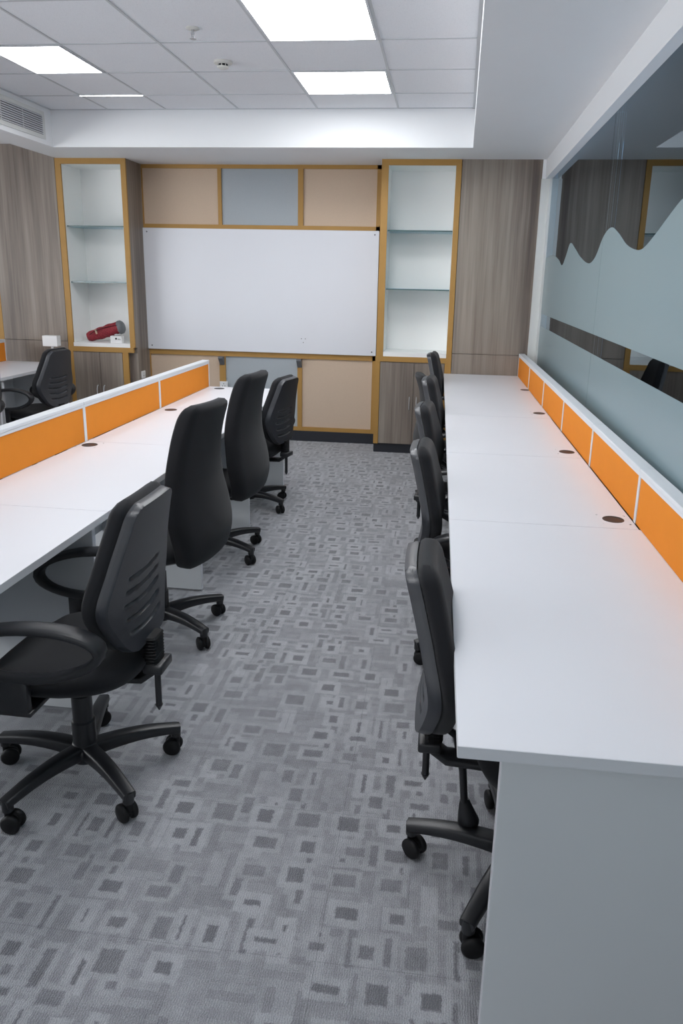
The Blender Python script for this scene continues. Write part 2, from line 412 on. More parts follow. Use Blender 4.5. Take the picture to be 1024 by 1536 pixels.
F0 = 7.0; F1 = YW   # frame proud of wall
bm = bmesh.new()
def fr(x0, x1, z0, z1, y0=F0-.005): add_box(bm, x0, x1, y0, F1, z0, z1)
fr(-2.85, -2.808, .1, 2.525); fr(-2.808, -.59, 2.492, 2.525); fr(-2.808, -.59, 1.962, 2.006); fr(-2.808, -.59, .80, .853); fr(-2.808, -.59, .1, .137)
fr(-2.092, -2.058, 2.006, 2.492); fr(-1.346, -1.298, 2.006, 2.492); fr(-2.116, -2.056, .137, .80); fr(-1.348, -1.304, .137, .80); fr(-.63, -.566, .137, 2.525)
wp = from_bm('wall_panelling', bm, M['gold']); wp.name = 'trim_9'; struct(wp)
for x0, x1, z0, z1, mm in ((-2.808, -2.092, 2.006, 2.492, 'beige'), (-2.058, -1.346, 2.006, 2.492, 'bluegrey'), (-1.298, -.63, 2.006, 2.492, 'beige'),
                           (-2.808, -2.116, .137, .80, 'beige'), (-2.056, -1.348, .137, .80, 'bluegrey'), (-1.304, -.63, .137, .80, 'beige')):
    box('inset_panel', x0, x1, 7.012, YW, z0, z1, M[mm], wp)
struct(box('baseboard_back', -2.82, -.566, 6.985, YW, 0, .1, M['plinth']))

t = empty('whiteboard', (-1.706, 6.994, 1.41))
box('panel', -1.106, 1.106, -.022, 0, -.557, .557, M['board'], t, .002)
bm = bmesh.new()
for a in ((-1.107, 1.107, .554, .559), (-1.107, 1.107, -.559, -.554), (-1.109, -1.104, -.557, .557), (1.104, 1.109, -.557, .557)): add_box(bm, a[0], a[1], -.0235, 0, a[2], a[3])
from_bm('edge_trim', bm, M['alu'], t)
for sx in (-1, 1):
    for sz in (-1, 1):
        bm = bmesh.new(); add_cyl(bm, (sx*1.07, -.022, sz*.525), (sx*1.07, -.0245, sz*.525), .007, n=12); from_bm('screw', bm, M['bracket'], t)
for x, z in ((.40, -.42), (.437, -.42), (.418, -.455)):
    bm = bmesh.new(); add_cyl(bm, (x, -.022, z), (x, -.0226, z), .004, n=10); from_bm('marker_dot', bm, M['ink'], t)
tag(t, 'wide white dry-erase board on the gold framed back wall', 'whiteboard')
for x, lab in ((-2.84, 'small grey bracket below the left end of the whiteboard'), (-2.087, 'small grey bracket under the whiteboard between beige and blue-grey panels, left one'), (-1.325, 'small grey bracket under the whiteboard, nearest the aisle')):
    bm = bmesh.new()
    a = [(0, 0), (-.07, 0), (-.07, -.015), (-.005, -.085), (0, -.085)]
    v0 = [bm.verts.new((-.022, y, z)) for y, z in a]; v1 = [bm.verts.new((.022, y, z)) for y, z in a]
    bm.faces.new(v0); bm.faces.new(v1)
    for i in range(5): bm.faces.new((v0[i], v0[(i+1) % 5], v1[(i+1) % 5], v1[i]))
    o = from_bm('bracket', bm, M['bracket']); o.location = (x, 6.9945, .80); tag(o, lab, 'bracket')

# ------------------------------------------------------------------ display cabinets
def handle(parent, x, z, dy=0):
    bm = bmesh.new(); pts = [((x, dy, z-.055), 1, 1), ((x, dy-.018, z-.05), 1, 1), ((x, dy-.028, z-.025), 1, 1), ((x, dy-.031, z), 1, 1), ((x, dy-.028, z+.025), 1, 1), ((x, dy-.018, z+.05), 1, 1), ((x, dy, z+.055), 1, 1)]
    sweep(bm, pts, [(a*.006, b*.004) for a, b in circ(8)], up=(1, 0, 0)); return from_bm('handle', bm, M['satin'], parent, 50)
def cabinet(xo0, xo1, xi0, xi1, cx0, cx1, doors, label, lowx0, lowx1):
    t = empty('display_cabinet', ((xo0+xo1)/2, YC, 0)); X = lambda x: x-(xo0+xo1)/2; D = YW-YC-.002
    bm = bmesh.new()
    for a in ((xo0, xi0, .884, ZS), (xi1, xo1, .884, ZS), (xi0, xi1, 2.478, ZS)): add_box(bm, X(a[0]), X(a[1]), 0, .02, a[2], a[3])
    add_box(bm, X(cx0), X(cx1), -.004, .02, .838, .884)
    add_box(bm, X(lowx0), X(lowx0+.042), 0, .02, .084, .838); add_box(bm, X(lowx1-.055), X(lowx1), 0, .02, .084, .838)
    from_bm('frame', bm, M['gold'], t)
    bm = bmesh.new()   # carcass sides outside the niche
    add_box(bm, X(xo0), X(xi0)-.002, .02, D, .884, ZS); add_box(bm, X(xi1)+.002, X(xo1), .02, D, .884, ZS); add_box(bm, X(xo0), X(xo1), .06, D, .084, .884); add_box(bm, X(xi0), X(xi1), .02, D, 2.49, ZS)
    from_bm('carcass', bm, M['wood'], t)
    bm = bmesh.new()
    add_box(bm, X(xi0)-.002, X(xi0)+.001, .018, D, .92, 2.49); add_box(bm, X(xi1)-.001, X(xi1)+.002, .018, D, .92, 2.49); add_box(bm, X(xi0), X(xi1), D-.02, D, .92, 2.49); add_box(bm, X(xi0), X(xi1), .02, D, 2.478, 2.49)
    from_bm('niche_lining', bm, M['niche'], t)
    box('counter', X(xi0)+.001, X(xi1)-.001, 0.0, D, .884, .92, M['niche'], t)
    for z in (1.958, 1.467):
        s = box('glass_shelf', X(xi0)+.003, X(xi1)-.003, .04, D-.022, z-.005, z+.005, M['shelf_glass'], t)
        box('edge', X(xi0)+.003, X(xi1)-.003, .037, .0395, z-.005, z+.005, M['shelf_edge'], s)
    for (a, b, hx) in doors:
        d = box('door', X(a)+.002, X(b)-.002, .004, .02, .088, .834, M['wood'], t); handle(d, X(hx), .468, .004)
    box('plinth', X(lowx0)+.002, X(lowx1)-.002, .02, D, 0, .084, M['plinth'], t)
    return tag(t, label, 'cabinet')
cabinet(-.563, .103, -.505, .057, -.571, .103, ((-.527, -.222, -.254), (-.222, .046, -.19)), 'open glass-shelved display cabinet with two doors, right of the whiteboard, empty', -.571, .103)
cabinet(-3.466, -2.815, -3.414, -2.861, -3.466, -2.828, ((-3.44, -3.167, -3.20), (-3.167, -2.945, -3.135)), 'glass-shelved display cabinet left of the whiteboard, holding the red bag', -3.466, -2.886)

# things on the left cabinet counter
def bag():
    t = empty('duffel_bag', (-3.135, 6.80, .995), 0)
    bm = bmesh.new(); pts = []
    for i in range(15):
        u = i/14; rr = .052*(1-abs(2*u-1)**6*.25)*(1+.06*sin(u*21)) * (.82+.25*u)
        pts.append(((-.16+.30*u, .01*sin(u*5), 0), rr, rr))
    sweep(bm, pts, circ(20)); o = from_bm('body', bm, M['red'], t, 60)
    bm = bmesh.new(); sweep(bm, [((.13, 0, 0), .056, .056), ((.15, 0, 0), .055, .055), ((.165, 0, 0), .042, .042), ((.17, 0, 0), .03, .03)], circ(20)); from_bm('end_cap', bm, M['bracket'], t, 40)
    bm = bmesh.new(); sweep(bm, [((-.115+.0, -.047, .01+.0), 1, 1), ((-.06, -.052, .028), 1, 1), ((.04, -.056, .03), 1, 1), ((.14, -.052, .02), 1, 1)], [(a*.006, b*.002) for a, b in circ(8)]); from_bm('strap', bm, M['rubber'], t, 60)
    bm = bmesh.new(); add_box(bm, -.058, -.05, -.055, -.03, .0, .036); from_bm('stripe', bm, M['beige'], t)
    t.rotation_euler = (0, radians(-17), 0); t.scale = (1.15, 1.15, 1.15); t.location = (-3.165, 6.80, 1.013)
    return tag(t, 'red checked roll bag with grey end lying tilted in the left cabinet', 'bag')
bag()
t = empty('small_box', (-3.005, 6.70, .92), .05)
box('carton', -.055, .055, -.03, .03, .0005, .066, M['card'], t, .002)
bm = bmesh.new(); add_cyl(bm, (0, -.0302, .042), (0, -.0308, .042), .009, n=16); add_box(bm, .014, .035, -.0308, -.0302, .039, .0415); add_box(bm, .014, .046, -.0308, -.0302, .032, .034)
from_bm('logo', bm, M['ink'], t); tag(t, 'small white carton with a dark round logo in front of the red bag', 'box')
bm = bmesh.new(); sweep(bm, [((-.03, 0, .008), .6, .6), ((-.012, .004, .011), 1, 1), ((.008, -.002, .01), .8, .8), ((.02, .003, .014), 1.1, 1.1), ((.034, 0, .012), .5, .5)], [(a*.011, b*.008) for a, b in circ(10)])
o = from_bm('crumpled_wrapper', bm, M['metal'], None, 60); o.location = (-3.0, 6.70, .9875); tag(o, 'crumpled shiny wrapper on top of the small white carton', 'wrapper')

# white box on a short stand at the far desk
t = empty('desk_power_box', (-3.50, 6.42, .75))
box('housing', -.075, .065, -.035, .035, .15, .245, M['card'], t, .004)
bm = bmesh.new(); add_cyl(bm, (0, 0, .002), (0, 0, .155), .012, n=16); from_bm('stem', bm, M['card'], t, 40)
bm = bmesh.new(); lathe(bm, [(.035, .0005), (.035, .006), (.014, .009)]); from_bm('foot', bm, M['card'], t, 40)
tag(t, 'white rectangular box on a thin stem at the end of the far left desk', 'box')
# sockets
def socket(loc, rz, label):
    t = empty('wall_socket', loc, rz); box('plate', -.04, .04, -.012, 0, -.035, .035, M['card'], t, .003)
    bm = bmesh.new(); [add_cyl(bm, (dx, -.0122, dz), (dx, -.013, dz), .004, n=10) for dx, dz in ((-.012, -.008), (.012, -.008), (0, .014))]
    from_bm('pin_holes', bm, M['ink'], t); return tag(t, label, 'socket')
socket((-2.8145, 6.80, .62), pi/2, 'small pale socket plate on the wood side of the left cabinet')
socket((-2.075, 6.9945, .52), 0, 'small white socket on the panelled wall just above the left desk end')

# ------------------------------------------------------------------ glass partition
JY = [6.58, 4.10, 1.50, -1.1, YB]
WAVE = [(7.07, 1.688), (6.73, 1.727), (6.42, 1.756), (6.08, 1.756), (5.746, 1.714), (5.543, 1.673), (5.389, 1.736), (5.253, 1.808), (5.03, 1.769), (4.784, 1.71), (4.455, 1.664), (4.266, 1.695), (4.095, 1.789), (3.912, 1.822), (3.722, 1.784), (3.525, 1.725), (3.323, 1.695), (3.211, 1.698), (3.073, 1.734), (2.951, 1.774), (2.839, 1.811), (2.742, 1.838),
        (2.5, 1.87), (2.3, 1.85), (2.1, 1.79), (1.8, 1.72), (1.5, 1.70), (1.2, 1.76), (.8, 1.85), (.4, 1.80), (0, 1.71), (-.6, 1.70), (-1, 1.8), (-1.6, 1.84), (-2.2, 1.72), (-3, 1.7)]
WV = sorted(WAVE); wz = lambda y: interp(WV, y)
for i in range(4):
    y1, y0 = JY[i]-.002, JY[i+1]+.002
    wdw = skew(y0, y1, 0, .010, .05, 2.374, 'window_%d' % (i+1), M['glass']); struct(wdw)
    def film(zlo, zhi, nm):
        bm = bmesh.new(); n = max(8, int((y1-y0)/.04)); A = []
        for k in range(n+1):
            y = y0+(y1-y0)*k/n; x = XGF(y); z1 = zhi(y)
            A.append([bm.verts.new(c) for c in ((x-.0012, y, zlo), (x-.0012, y, z1), (x-.0002, y, z1), (x-.0002, y, zlo))])
        for a, b in zip(A, A[1:]):
            for q in range(4): bm.faces.new((a[q], a[(q+1) % 4], b[(q+1) % 4], b[q]))
        bm.faces.new(A[0]); bm.faces.new(A[-1]); return from_bm(nm, bm, M['frost'], wdw)
    film(1.295, wz, 'frosted_film'); film(.06, lambda y: 1.195, 'frosted_film')
struct(skew(YB, JY[0]+.03, -.012, .03, 0, .05, 'trim_10', M['trim']))
struct(skew(JY[0]-.002, JY[0]+.035, -.02, .03, .05, 2.375, 'trim_11', M['trim']))

# ------------------------------------------------------------------ desks
def plate_with_hole(bm, x0, x1, y0, y1, z0, z1, hx, hy, hr, n=28):
    # top with a round cable hole: grid ring between square patch and circle
    s = hr*1.6; 
    for (a, b, c, d) in ((x0, hx-s, y0, y1), (hx+s, x1, y0, y1), (hx-s, hx+s, y0, hy-s), (hx-s, hx+s, hy+s, y1)):
        if b-a > 1e-4 and d-c > 1e-4: add_box(bm, a, b, c, d, z0, z1)
    sq, ci = [], []
    for k in range(n):
        a = 2*pi*k/n; c, s_ = cos(a), sin(a); q = s/max(abs(c), abs(s_))
        sq.append((hx+c*q, hy+s_*q)); ci.append((hx+hr*c, hy+hr*s_))
    T = [[bm.verts.new((x, y, z)) for x, y in L] for z in (z1, z0) for L in (sq, ci)]
    for k in range(n):
        j = (k+1) % n
        bm.faces.new((T[0][k], T[0][j], T[1][j], T[1][k])); bm.faces.new((T[2][k], T[3][k], T[3][j], T[2][j])); bm.faces.new((T[1][k], T[1][j], T[3][j], T[3][k]))
def grommet(parent, x, y):
    bm = bmesh.new(); lathe(bm, [(.031, -.024), (.031, .0), (.0335, .0015), (.037, .0015), (.0375, -.0), ], 28, (x, y, .75))
    o = from_bm('grommet_ring', bm, M['grommet'], parent, 40)
    bm = bmesh.new(); lathe(bm, [(.001, -.008), (.0308, -.008)], 28, (x, y, .75)); lathe(bm, [(.001, -.011), (.0308, -.011)], 28, (x, y, .75)); from_bm('grommet_cap', bm, M['rubber'], o)
def desk(row, y0, y1, sx, depth, label, group, legs=(), grom=None, gable_near=False, modesty=True):
    """row: Empty-less local frame; sx=+1: user edge at x=0, rear at +depth."""
    t = empty('desk', (0, 0, 0)); g = .0012
    xa, xb = (0, depth) if sx > 0 else (-depth, 0)
    bm = bmesh.new()
    if grom: plate_with_hole(bm, xa, xb, y0+g, y1-g, .7255, .75, grom[0], grom[1], .032)
    else: add_box(bm, xa, xb, y0+g, y1-g, .7255, .75)
    bmesh.ops.remove_doubles(bm, verts=bm.verts, dist=1e-5)
    from_bm('desktop', bm, M['laminate'], t)
    bm = bmesh.new(); e = -.0014*sx; add_box(bm, min(e, 0), max(e, 0), y0+g, y1-g, .7258, .7496)
    if gable_near: add_box(bm, xa, xb, y0-.0006, y0+g, .7258, .7496)
    from_bm('edge_band', bm, M['laminate_edge'], t)
    if grom: grommet(t, *grom)
    for (ly, xi) in legs:
        o = box('leg_panel', min(sx*xi, sx*(depth-.01)), max(sx*xi, sx*(depth-.01)), ly, ly+.025, .0 if gable_near else .012, .725, M['gable'], t, .001)
        bm = bmesh.new()
        x0 = sx*xi; add_box(bm, min(x0, x0-.001*sx), max(x0, x0-.001*sx), ly+.001, ly+.024, .013, .724); from_bm('edge', bm, M['laminate'], o)
    if modesty: box('modesty_panel', min(sx*(depth-.06), sx*(depth-.042)), max(sx*(depth-.06), sx*(depth-.042)), y0+.02, y1-.02, .30, .72, M['gable'], t)
    return tag(t, label, 'desk', group)
def partition(x0, x1, y0, y1, z1, label, group, z0=.7515, post_end=False):
    t = empty('partition_panel', ((x0+x1)/2, (y0+y1)/2, z0)); hx = (x1-x0)/2; hy = (y1-y0)/2-.0008; H = z1-z0
    bm = bmesh.new(); add_box(bm, -hx, hx, -hy, -hy+.011, 0, H-.016); add_box(bm, -hx, hx, hy-.011, hy, 0, H-.016); 
    add_box(bm, -hx, hx, -hy+.011, hy-.011, H-.028, H-.016)
    from_bm('frame', bm, M['alu'], t)
    box('fabric', -hx+.003, hx-.003, -hy+.011, hy-.011, 0, H-.028, M['orange'], t)
    box('cap', -hx-.0015, hx+.0015, -hy, hy, H-.016, H, M['alu'], t, .003)
    return tag(t, label, 'partition', group)

# right row
PR = Matrix.Translation((.0446, 6.6312, 0)) @ Matrix.Rotation(.0045, 4, 'Z')
rowR = []
seams = [1.1756, 2.4832, 3.5261, 4.569, 5.6119, 6.644]
lab = ['long white desk nearest the camera in the right row, with full end panel', 'second white desk from the camera in the right row', 'third white desk of the right row, the middle one', 'fourth white desk from the camera in the right row', 'white desk at the far end of the right row, against the wood column']
grR = [(.60, 1.50), (.577, 2.584), (.588, 3.652), (.592, 4.745), (.618, 5.782)]
for i in range(5):
    y0, y1 = seams[i]-6.6312, seams[i+1]-6.6312
    legs = [(1.225-6.6312, .085)] if i == 0 else [(y0-.0125, .085)]
    d = desk(None, y0, y1, 1, .640, lab[i], 'white desks in a row along the right wall', legs, (grR[i][0], grR[i][1]-6.6312), gable_near=(i == 0))
    d.matrix_world = PR; rowR.append(d)
yp = 6.6312; Lp = .8148
plab = ['orange partition at the far end of the right row, by the wood column', 'second orange partition from the far end of the right row', 'third orange partition from the far end of the right row', 'fourth orange partition from the far end of the right row', 'second nearest orange partition of the right row that shows whole', 'nearest orange partition on the right row, cut by the photo edge', 'orange partition of the right row beside the camera, outside the photo']
for i in range(7):
    a, b = -Lp*(i+1), -Lp*i
    if i == 6: a = -5.45
    o = partition(.6415, .690, a, b, .947, plab[i], 'orange partitions on the right row'); l = o.location.copy()
    o.matrix_world = PR @ Matrix.Translation(l)
# left row
PL = Matrix.Translation((-1.1062, 5.3495, 0)) @ Matrix.Rotation(-.0071, 4, 'Z')
sl = [.27, 1.314, 2.3532, 3.392, 4.431, 5.3495]
lab = ['white desk of the left row beside the camera, outside the photo', 'white desk nearest the camera in the left row, cut by the photo edge', 'second white desk in the left row, beside the first high-back chair', 'third white desk in the left row, beside the second high-back chair', 'white desk at the far end of the left row, near the whiteboard']
grL = [None, (-.55, 2.2), (-.541, 3.317), (-.512, 4.327), (-.49, 5.257)]
for i in range(5):
    y0, y1 = sl[i]-5.3495, sl[i+1]-5.3495
    legs = [([1.27, 2.262, 3.362, 4.289, 5.284][i]-5.3495, .02)]
    gr = (grL[i][0], grL[i][1]-5.3495) if grL[i] else None
    d = desk(None, y0, y1, -1, .590, lab[i], 'white desks in the left row', legs, gr); d.matrix_world = PL
plab = ['orange partition at the far end of the left row', 'second orange partition from the far end of the left row', 'third orange partition of the left row, cut by the left photo edge', 'fourth orange partition of the left row, outside the photo', 'fifth orange partition of the left row, outside the photo']
for i in range(5):
    a, b = -.9806*(i+1), -.9806*i
    o = partition(-.642, -.5925, a, b, .947, plab[i], 'orange partitions on the left row'); l = o.location.copy()
    o.matrix_world = PL @ Matrix.Translation(l)
# far left row
PF = Matrix.Translation((-3.365, 6.44, 0)) @ Matrix.Rotation(-.004, 4, 'Z')
for i in range(3):
    y1 = -1.06*i; y0 = y1-1.06
    d = desk(None, y0, y1, -1, .60, ['white desk at the far left against the wood column', 'white desk at the far left, cut by the photo edge', 'white desk of the far left row, outside the photo'][i], 'white desks in the far left row', [(y1-.04, .02), (y0+.02, .02)]); d.matrix_world = PF
for i in range(3):
    o = partition(-.65, -.602, -1.0*(i+1), -1.0*i, .947, ['orange partition end showing at the left photo edge before the wood column', 'second orange partition of the far left row', 'third orange partition of the far left row'][i], 'orange partitions on the far left row'); l = o.location.copy()
    o.matrix_world = PF @ Matrix.Translation(l)

# ------------------------------------------------------------------ chairs (local: faces +x, hub at the origin on the floor)
def pad(name, mat, parent, z0, z1, W, Cn, back_off, thick, wrap, nt=40, ns=20, puff=1.0, edge=.35, groove=None, flat=False, x0=0.0, m4=None):
    """Curved upholstered/shell pad. W(t) half width, Cn(t) centre line x, thick front-back."""
    bm = bmesh.new(); Fr, Bk = [], []
    for i in range(nt+1):
        t = i/nt; z = z0+(z1-z0)*t; w = max(.004, interp(W, t)); c = interp(Cn, t)+x0; A, B = [], []
        for j in range(ns+1):
            s = -1+2*j/ns; s = sin(s*pi/2); y = s*w
            wr = wrap*(y/.22)**2
            ed = min(1-abs(s), .22)/.22; et = min(t, 1-t, .09)/.09
            e = (1-(1-ed)**2.2)*(1-(1-et)**2.2); e = sqrt(max(e, 0)) if not flat else min(1, e*3)
            th = thick*(edge+(1-edge)*e)
            xf = c+wr+th*puff*.5+back_off; xb = c+wr-th*.5+back_off
            if flat: xf = c+wr+back_off+.004; xb = c+wr+back_off-.006-(thick-.006)*min(1, e)
            if groove: xb += groove(y, z)
            A.append(bm.verts.new((xf, y, z))); B.append(bm.verts.new((xb, y, z)))
        Fr.append(A); Bk.append(B)
    for i in range(nt):
        for j in range(ns):
            bm.faces.new((Fr[i][j], Fr[i][j+1], Fr[i+1][j+1], Fr[i+1][j])); bm.faces.new((Bk[i][j], Bk[i+1][j], Bk[i+1][j+1], Bk[i][j+1]))
        bm.faces.new((Fr[i][0], Fr[i+1][0], Bk[i+1][0], Bk[i][0])); bm.faces.new((Fr[i][ns], Bk[i][ns], Bk[i+1][ns], Fr[i+1][ns]))
    for j in range(ns):
        bm.faces.new((Fr[0][j], Bk[0][j], Bk[0][j+1], Fr[0][j+1])); bm.faces.new((Fr[nt][j], Fr[nt][j+1], Bk[nt][j+1], Bk[nt][j]))
    return from_bm(name, bm, mat, parent, 45 if flat else 80)

WA = [(0, .085), (.04, .12), (.12, .155), (.38, .216), (.62, .182), (.86, .145), (.93, .136), (.97, .12), (1, .092)]
CA = [(0, -.240), (.15, -.226), (.35, -.220), (.6, -.238), (.85, -.264), (1, -.282)]
WB = [(0, .10), (.03, .145), (.1, .18), (.28, .212), (.5, .190), (.75, .160), (.9, .148), (.96, .142), (.985, .132), (1, .11)]
CB = [(0, -.215), (.08, -.245), (.2, -.262), (.35, -.25), (.55, -.222), (.75, -.228), (.9, -.252), (1, -.282)]
def seat(t):
    bm = bmesh.new(); nx, ny = 26, 22; T, B = [], []
    for i in range(nx+1):
        u = sin((-1+2*i/nx)*pi/2); a, b = [], []
        for j in range(ny+1):
            v = sin((-1+2*j/ny)*pi/2)
            # map the square to a rounded superellipse
            k = 1/((abs(u)**3.2+abs(v)**3.2)**(1/3.2)) if max(abs(u), abs(v)) > 1e-6 else 1
            rr = max(abs(u), abs(v)); x = u*k*rr*.235+.0; y = v*k*rr*(.245-.02*(u < 0)*abs(u))
            e = sqrt(max(0, 1-rr**5)); drop = -.045*max(0, u)**3
            a.append(bm.verts.new((x, y, .435+.045*e+drop+.006*v*v-.006*(1-u*u)))); b.append(bm.verts.new((x*.97, y*.97, .425-.018*e+drop*.7)))
        T.append(a); B.append(b)
    for i in range(nx):
        for j in range(ny):
            bm.faces.new((T[i][j], T[i+1][j], T[i+1][j+1], T[i][j+1])); bm.faces.new((B[i][j], B[i][j+1], B[i+1][j+1], B[i+1][j]))
    def rim(L): 
        for (p, q, r_, s_) in L: bm.faces.new((p, q, r_, s_))
    rim([(T[i][0], B[i][0], B[i+1][0], T[i+1][0]) for i in range(nx)] + [(T[i][ny], T[i+1][ny], B[i+1][ny], B[i][ny]) for i in range(nx)])
    rim([(T[0][j], T[0][j+1], B[0][j+1], B[0][j]) for j in range(ny)] + [(T[nx][j], B[nx][j], B[nx][j+1], T[nx][j+1]) for j in range(ny)])
    s = from_bm('seat', bm, M['fabric'], t, 70)
    bm = bmesh.new(); lathe(bm, [(.05, .372), (.12, .376), (.185, .388), (.208, .404), (.205, .414)], 32); from_bm('seat_pan', bm, M['black_plastic'], t, 50)
    return s
CAST = {}
def base(t, ang0=.0, legR=.297):
    bm = bmesh.new(); lathe(bm, [(.0, .062), (.04, .062), (.05, .075), (.05, .105), (.036, .125), (.03, .128)], 24); from_bm('hub', bm, M['black_plastic'], t, 40)
    bm = bmesh.new(); lathe(bm, [(.036, .115), (.036, .2), (.031, .205), (.031, .29), (.026, .295), (.026, .335), (.05, .352), (.06, .375)], 24); from_bm('gas_column', bm, M['black_plastic'], t, 35)
    if 'leg' not in CAST:
        bm = bmesh.new(); pts = []
        for i in range(9):
            u = i/8; x = .03+(legR-.03)*u; z = .098-.006*u+.012*sin(u*pi); pts.append(((x, 0, z), 1-.30*u, 1-.42*u))
        sweep(bm, pts, rsec(.027, .024, .45)); add_cyl(bm, (legR-.012, 0, .066), (legR-.012, 0, .103), .0165, n=16)
        me = bpy.data.meshes.new('leg'); bmesh.ops.recalc_face_normals(bm, faces=bm.faces); bm.to_mesh(me); bm.free(); me.materials.append(M['black_plastic']); me.shade_smooth(); me.set_sharp_from_angle(angle=radians(45)); CAST['leg'] = me
        bm = bmesh.new()
        for s in (-1, 1):
            g = bmesh.new(); prof = [(.001, 0), (.017, 0), (.0245, .004), (.0262, .010), (.0255, .015), (.02, .019), (.001, .02)]; lathe(g, prof, 24)
            T = Matrix.Translation((0, s*.0035, .0262)) @ Matrix.Rotation(-s*pi/2, 4, 'X')
            for v in g.verts: v.co = T @ v.co
            tmp = bpy.data.meshes.new('x'); g.to_mesh(tmp); g.free(); bm.from_mesh(tmp); bpy.data.meshes.remove(tmp)
        add_cyl(bm, (0, -.0045, .03), (0, .0045, .03), .021, n=18); add_cyl(bm, (.012, 0, .034), (.012, 0, .068), .0095, n=14)
        me = bpy.data.meshes.new('caster'); bmesh.ops.recalc_face_normals(bm, faces=bm.faces); bm.to_mesh(me); bm.free(); me.materials.append(M['rubber']); me.shade_smooth(); me.set_sharp_from_angle(angle=radians(50)); CAST['caster'] = me
        # wheel hood
    for k in range(5):
        a = ang0+k*2*pi/5
        o = bpy.data.objects.new('leg', CAST['leg']); COL.objects.link(o); o.parent = t; o.rotation_euler = (0, 0, a)
        c = bpy.data.objects.new('caster', CAST['caster']); COL.objects.link(c); c.parent = o; c.location = (legR-.024, 0, 0); 
        sp = random.uniform(-1.4, 1.4); c.scale = (1.12, 1.12, 1.12); c.rotation_euler = (0, 0, sp); c.location = (legR-.012-.012*cos(sp), -.012*sin(sp), 0)
def arms(t):
    for s in (-1, 1):
        bm = bmesh.new(); pts = []; n = 36
        for i in range(n):
            a = 2*pi*i/n; x = -.01+.205*cos(a)*(1+.05*sin(a)); z = .575+.078*sin(a)-.018*cos(a)
            wv = 1 if sin(a) > .2 else (.62+.38*max(0, (sin(a)+.6)/.8)); pts.append(((x, s*(.268+.012*max(0, sin(a))), z), .0125, .029*max(.5, wv)))
        # section: a = radial-ish thickness, b = lateral width
        sweep(bm, [(p[0], p[1], p[2]) for p in pts], rsec(1, 1, .6, 14), closed=True, up=(0, 1, 0))
        o = from_bm('armrest', bm, M['black_plastic'], t, 60)
        bm = bmesh.new(); add_box(bm, -.01, .10, min(s*.15, s*.285), max(s*.15, s*.285), .388, .402, .003); add_box(bm, -.005, .095, min(s*.262, s*.285), max(s*.262, s*.285), .395, .50, .006)
        from_bm('mount', bm, M['black_plastic'], o, 40)
def groove(y, z):
    d = 0
    for k in range(5):
        zk = .56+.042*k+.75*y*y; lim = .125-.008*abs(k-2)
        if abs(y) < lim: 
            q = abs(z-zk)/.007
            if q < 1: d = max(d, .009*(1-q*q)*min(1, (lim-abs(y))/.02))
    return d
def chair_low(name='office_chair', dz=0.0, ang0=0.0, arm=True):
    t = empty(name); seat(t); base(t, ang0)
    pad('backrest', M['fabric'], t, .505+dz, .965+dz, [(a, b*1.03) for a, b in WA], CA, .004, .054, .013, 44, 22, 1.0, .3)
    pad('back_shell', M['shell'], t, .50+dz, .955+dz, WA, CA, -.022, .026, .013, 120, 64, flat=True, groove=lambda y, z: groove(y, z-dz))
    # ribbed bellows bracket and spine bar
    bm = bmesh.new(); prof = []
    for i in range(9): prof += [(.030+.004*(i % 2), i)]
    pts = []
    for i in range(19):
        u = i/18; pts.append(((-.275-.0*u, 0, .43+.09*u), (.040 if i % 2 else .034), (.024 if i % 2 else .019)))
    sweep(bm, pts, rsec(1, 1, .5, 14), up=(1, 0, 0)); from_bm('bellows', bm, M['rubber'], t)
    bm = bmesh.new(); sweep(bm, [((-.02, 0, .372), 1, 1), ((-.15, 0, .366), 1, 1), ((-.24, 0, .372), 1, 1), ((-.275, 0, .40), 1, 1), ((-.285, 0, .46), 1, 1)], rsec(.032, .012, .5)); add_box(bm, -.315, -.255, -.045, .045, .405, .435, .006)
    from_bm('back_bracket', bm, M['black_plastic'], t, 50)
    bm = bmesh.new(); add_cyl(bm, (-.292, .02, .42), (-.292, .02, .295), .0095, n=14); add_cyl(bm, (-.292, .02, .295), (-.292, .02, .275), .012, .002, n=14); from_bm('height_rod', bm, M['black_plastic'], t, 40)
    bm = bmesh.new(); sweep(bm, [((.02, -.03, .365), 1, 1), ((.03, -.15, .362), 1, 1), ((.03, -.20, .355), 1, 1), ((.03, -.235, .352), 1.8, 1)], [(a*.007, b*.006) for a, b in circ(10)]); from_bm('tilt_lever', bm, M['black_plastic'], t, 60)
    if arm: arms(t)
    return t
def chair_high(name='high_back_chair', zt=1.085, z0=.375, ang0=0.0):
    t = empty(name); seat(t); base(t, ang0)
    pad('backrest', M['fabric'], t, z0, zt, WB, CB, 0, .085, .045, 56, 26, .9, .38)
    bm = bmesh.new(); sweep(bm, [((-.02, 0, .372), 1, 1), ((-.13, 0, .362), 1, 1), ((-.20, 0, .372), 1, 1), ((-.235, 0, .42), 1, 1), ((-.232, 0, .50), 1, 1)], rsec(.035, .012, .5)); from_bm('back_bracket', bm, M['black_plastic'], t, 50)
    bm = bmesh.new(); sweep(bm, [((.02, -.03, .365), 1, 1), ((.03, -.15, .362), 1, 1), ((.03, -.20, .355), 1, 1), ((.03, -.235, .352), 1.8, 1)], [(a*.007, b*.006) for a, b in circ(10)]); from_bm('tilt_lever', bm, M['black_plastic'], t, 60)
    return t
def put(t, x, y, deg, label, group=None):
    t.location = (x, y, 0); t.rotation_euler = (0, 0, radians(deg)); return tag(t, label, 'office chair', group)
G1 = 'black swivel chairs with ribbed plastic backs'
G2 = 'black high-back fabric swivel chairs'
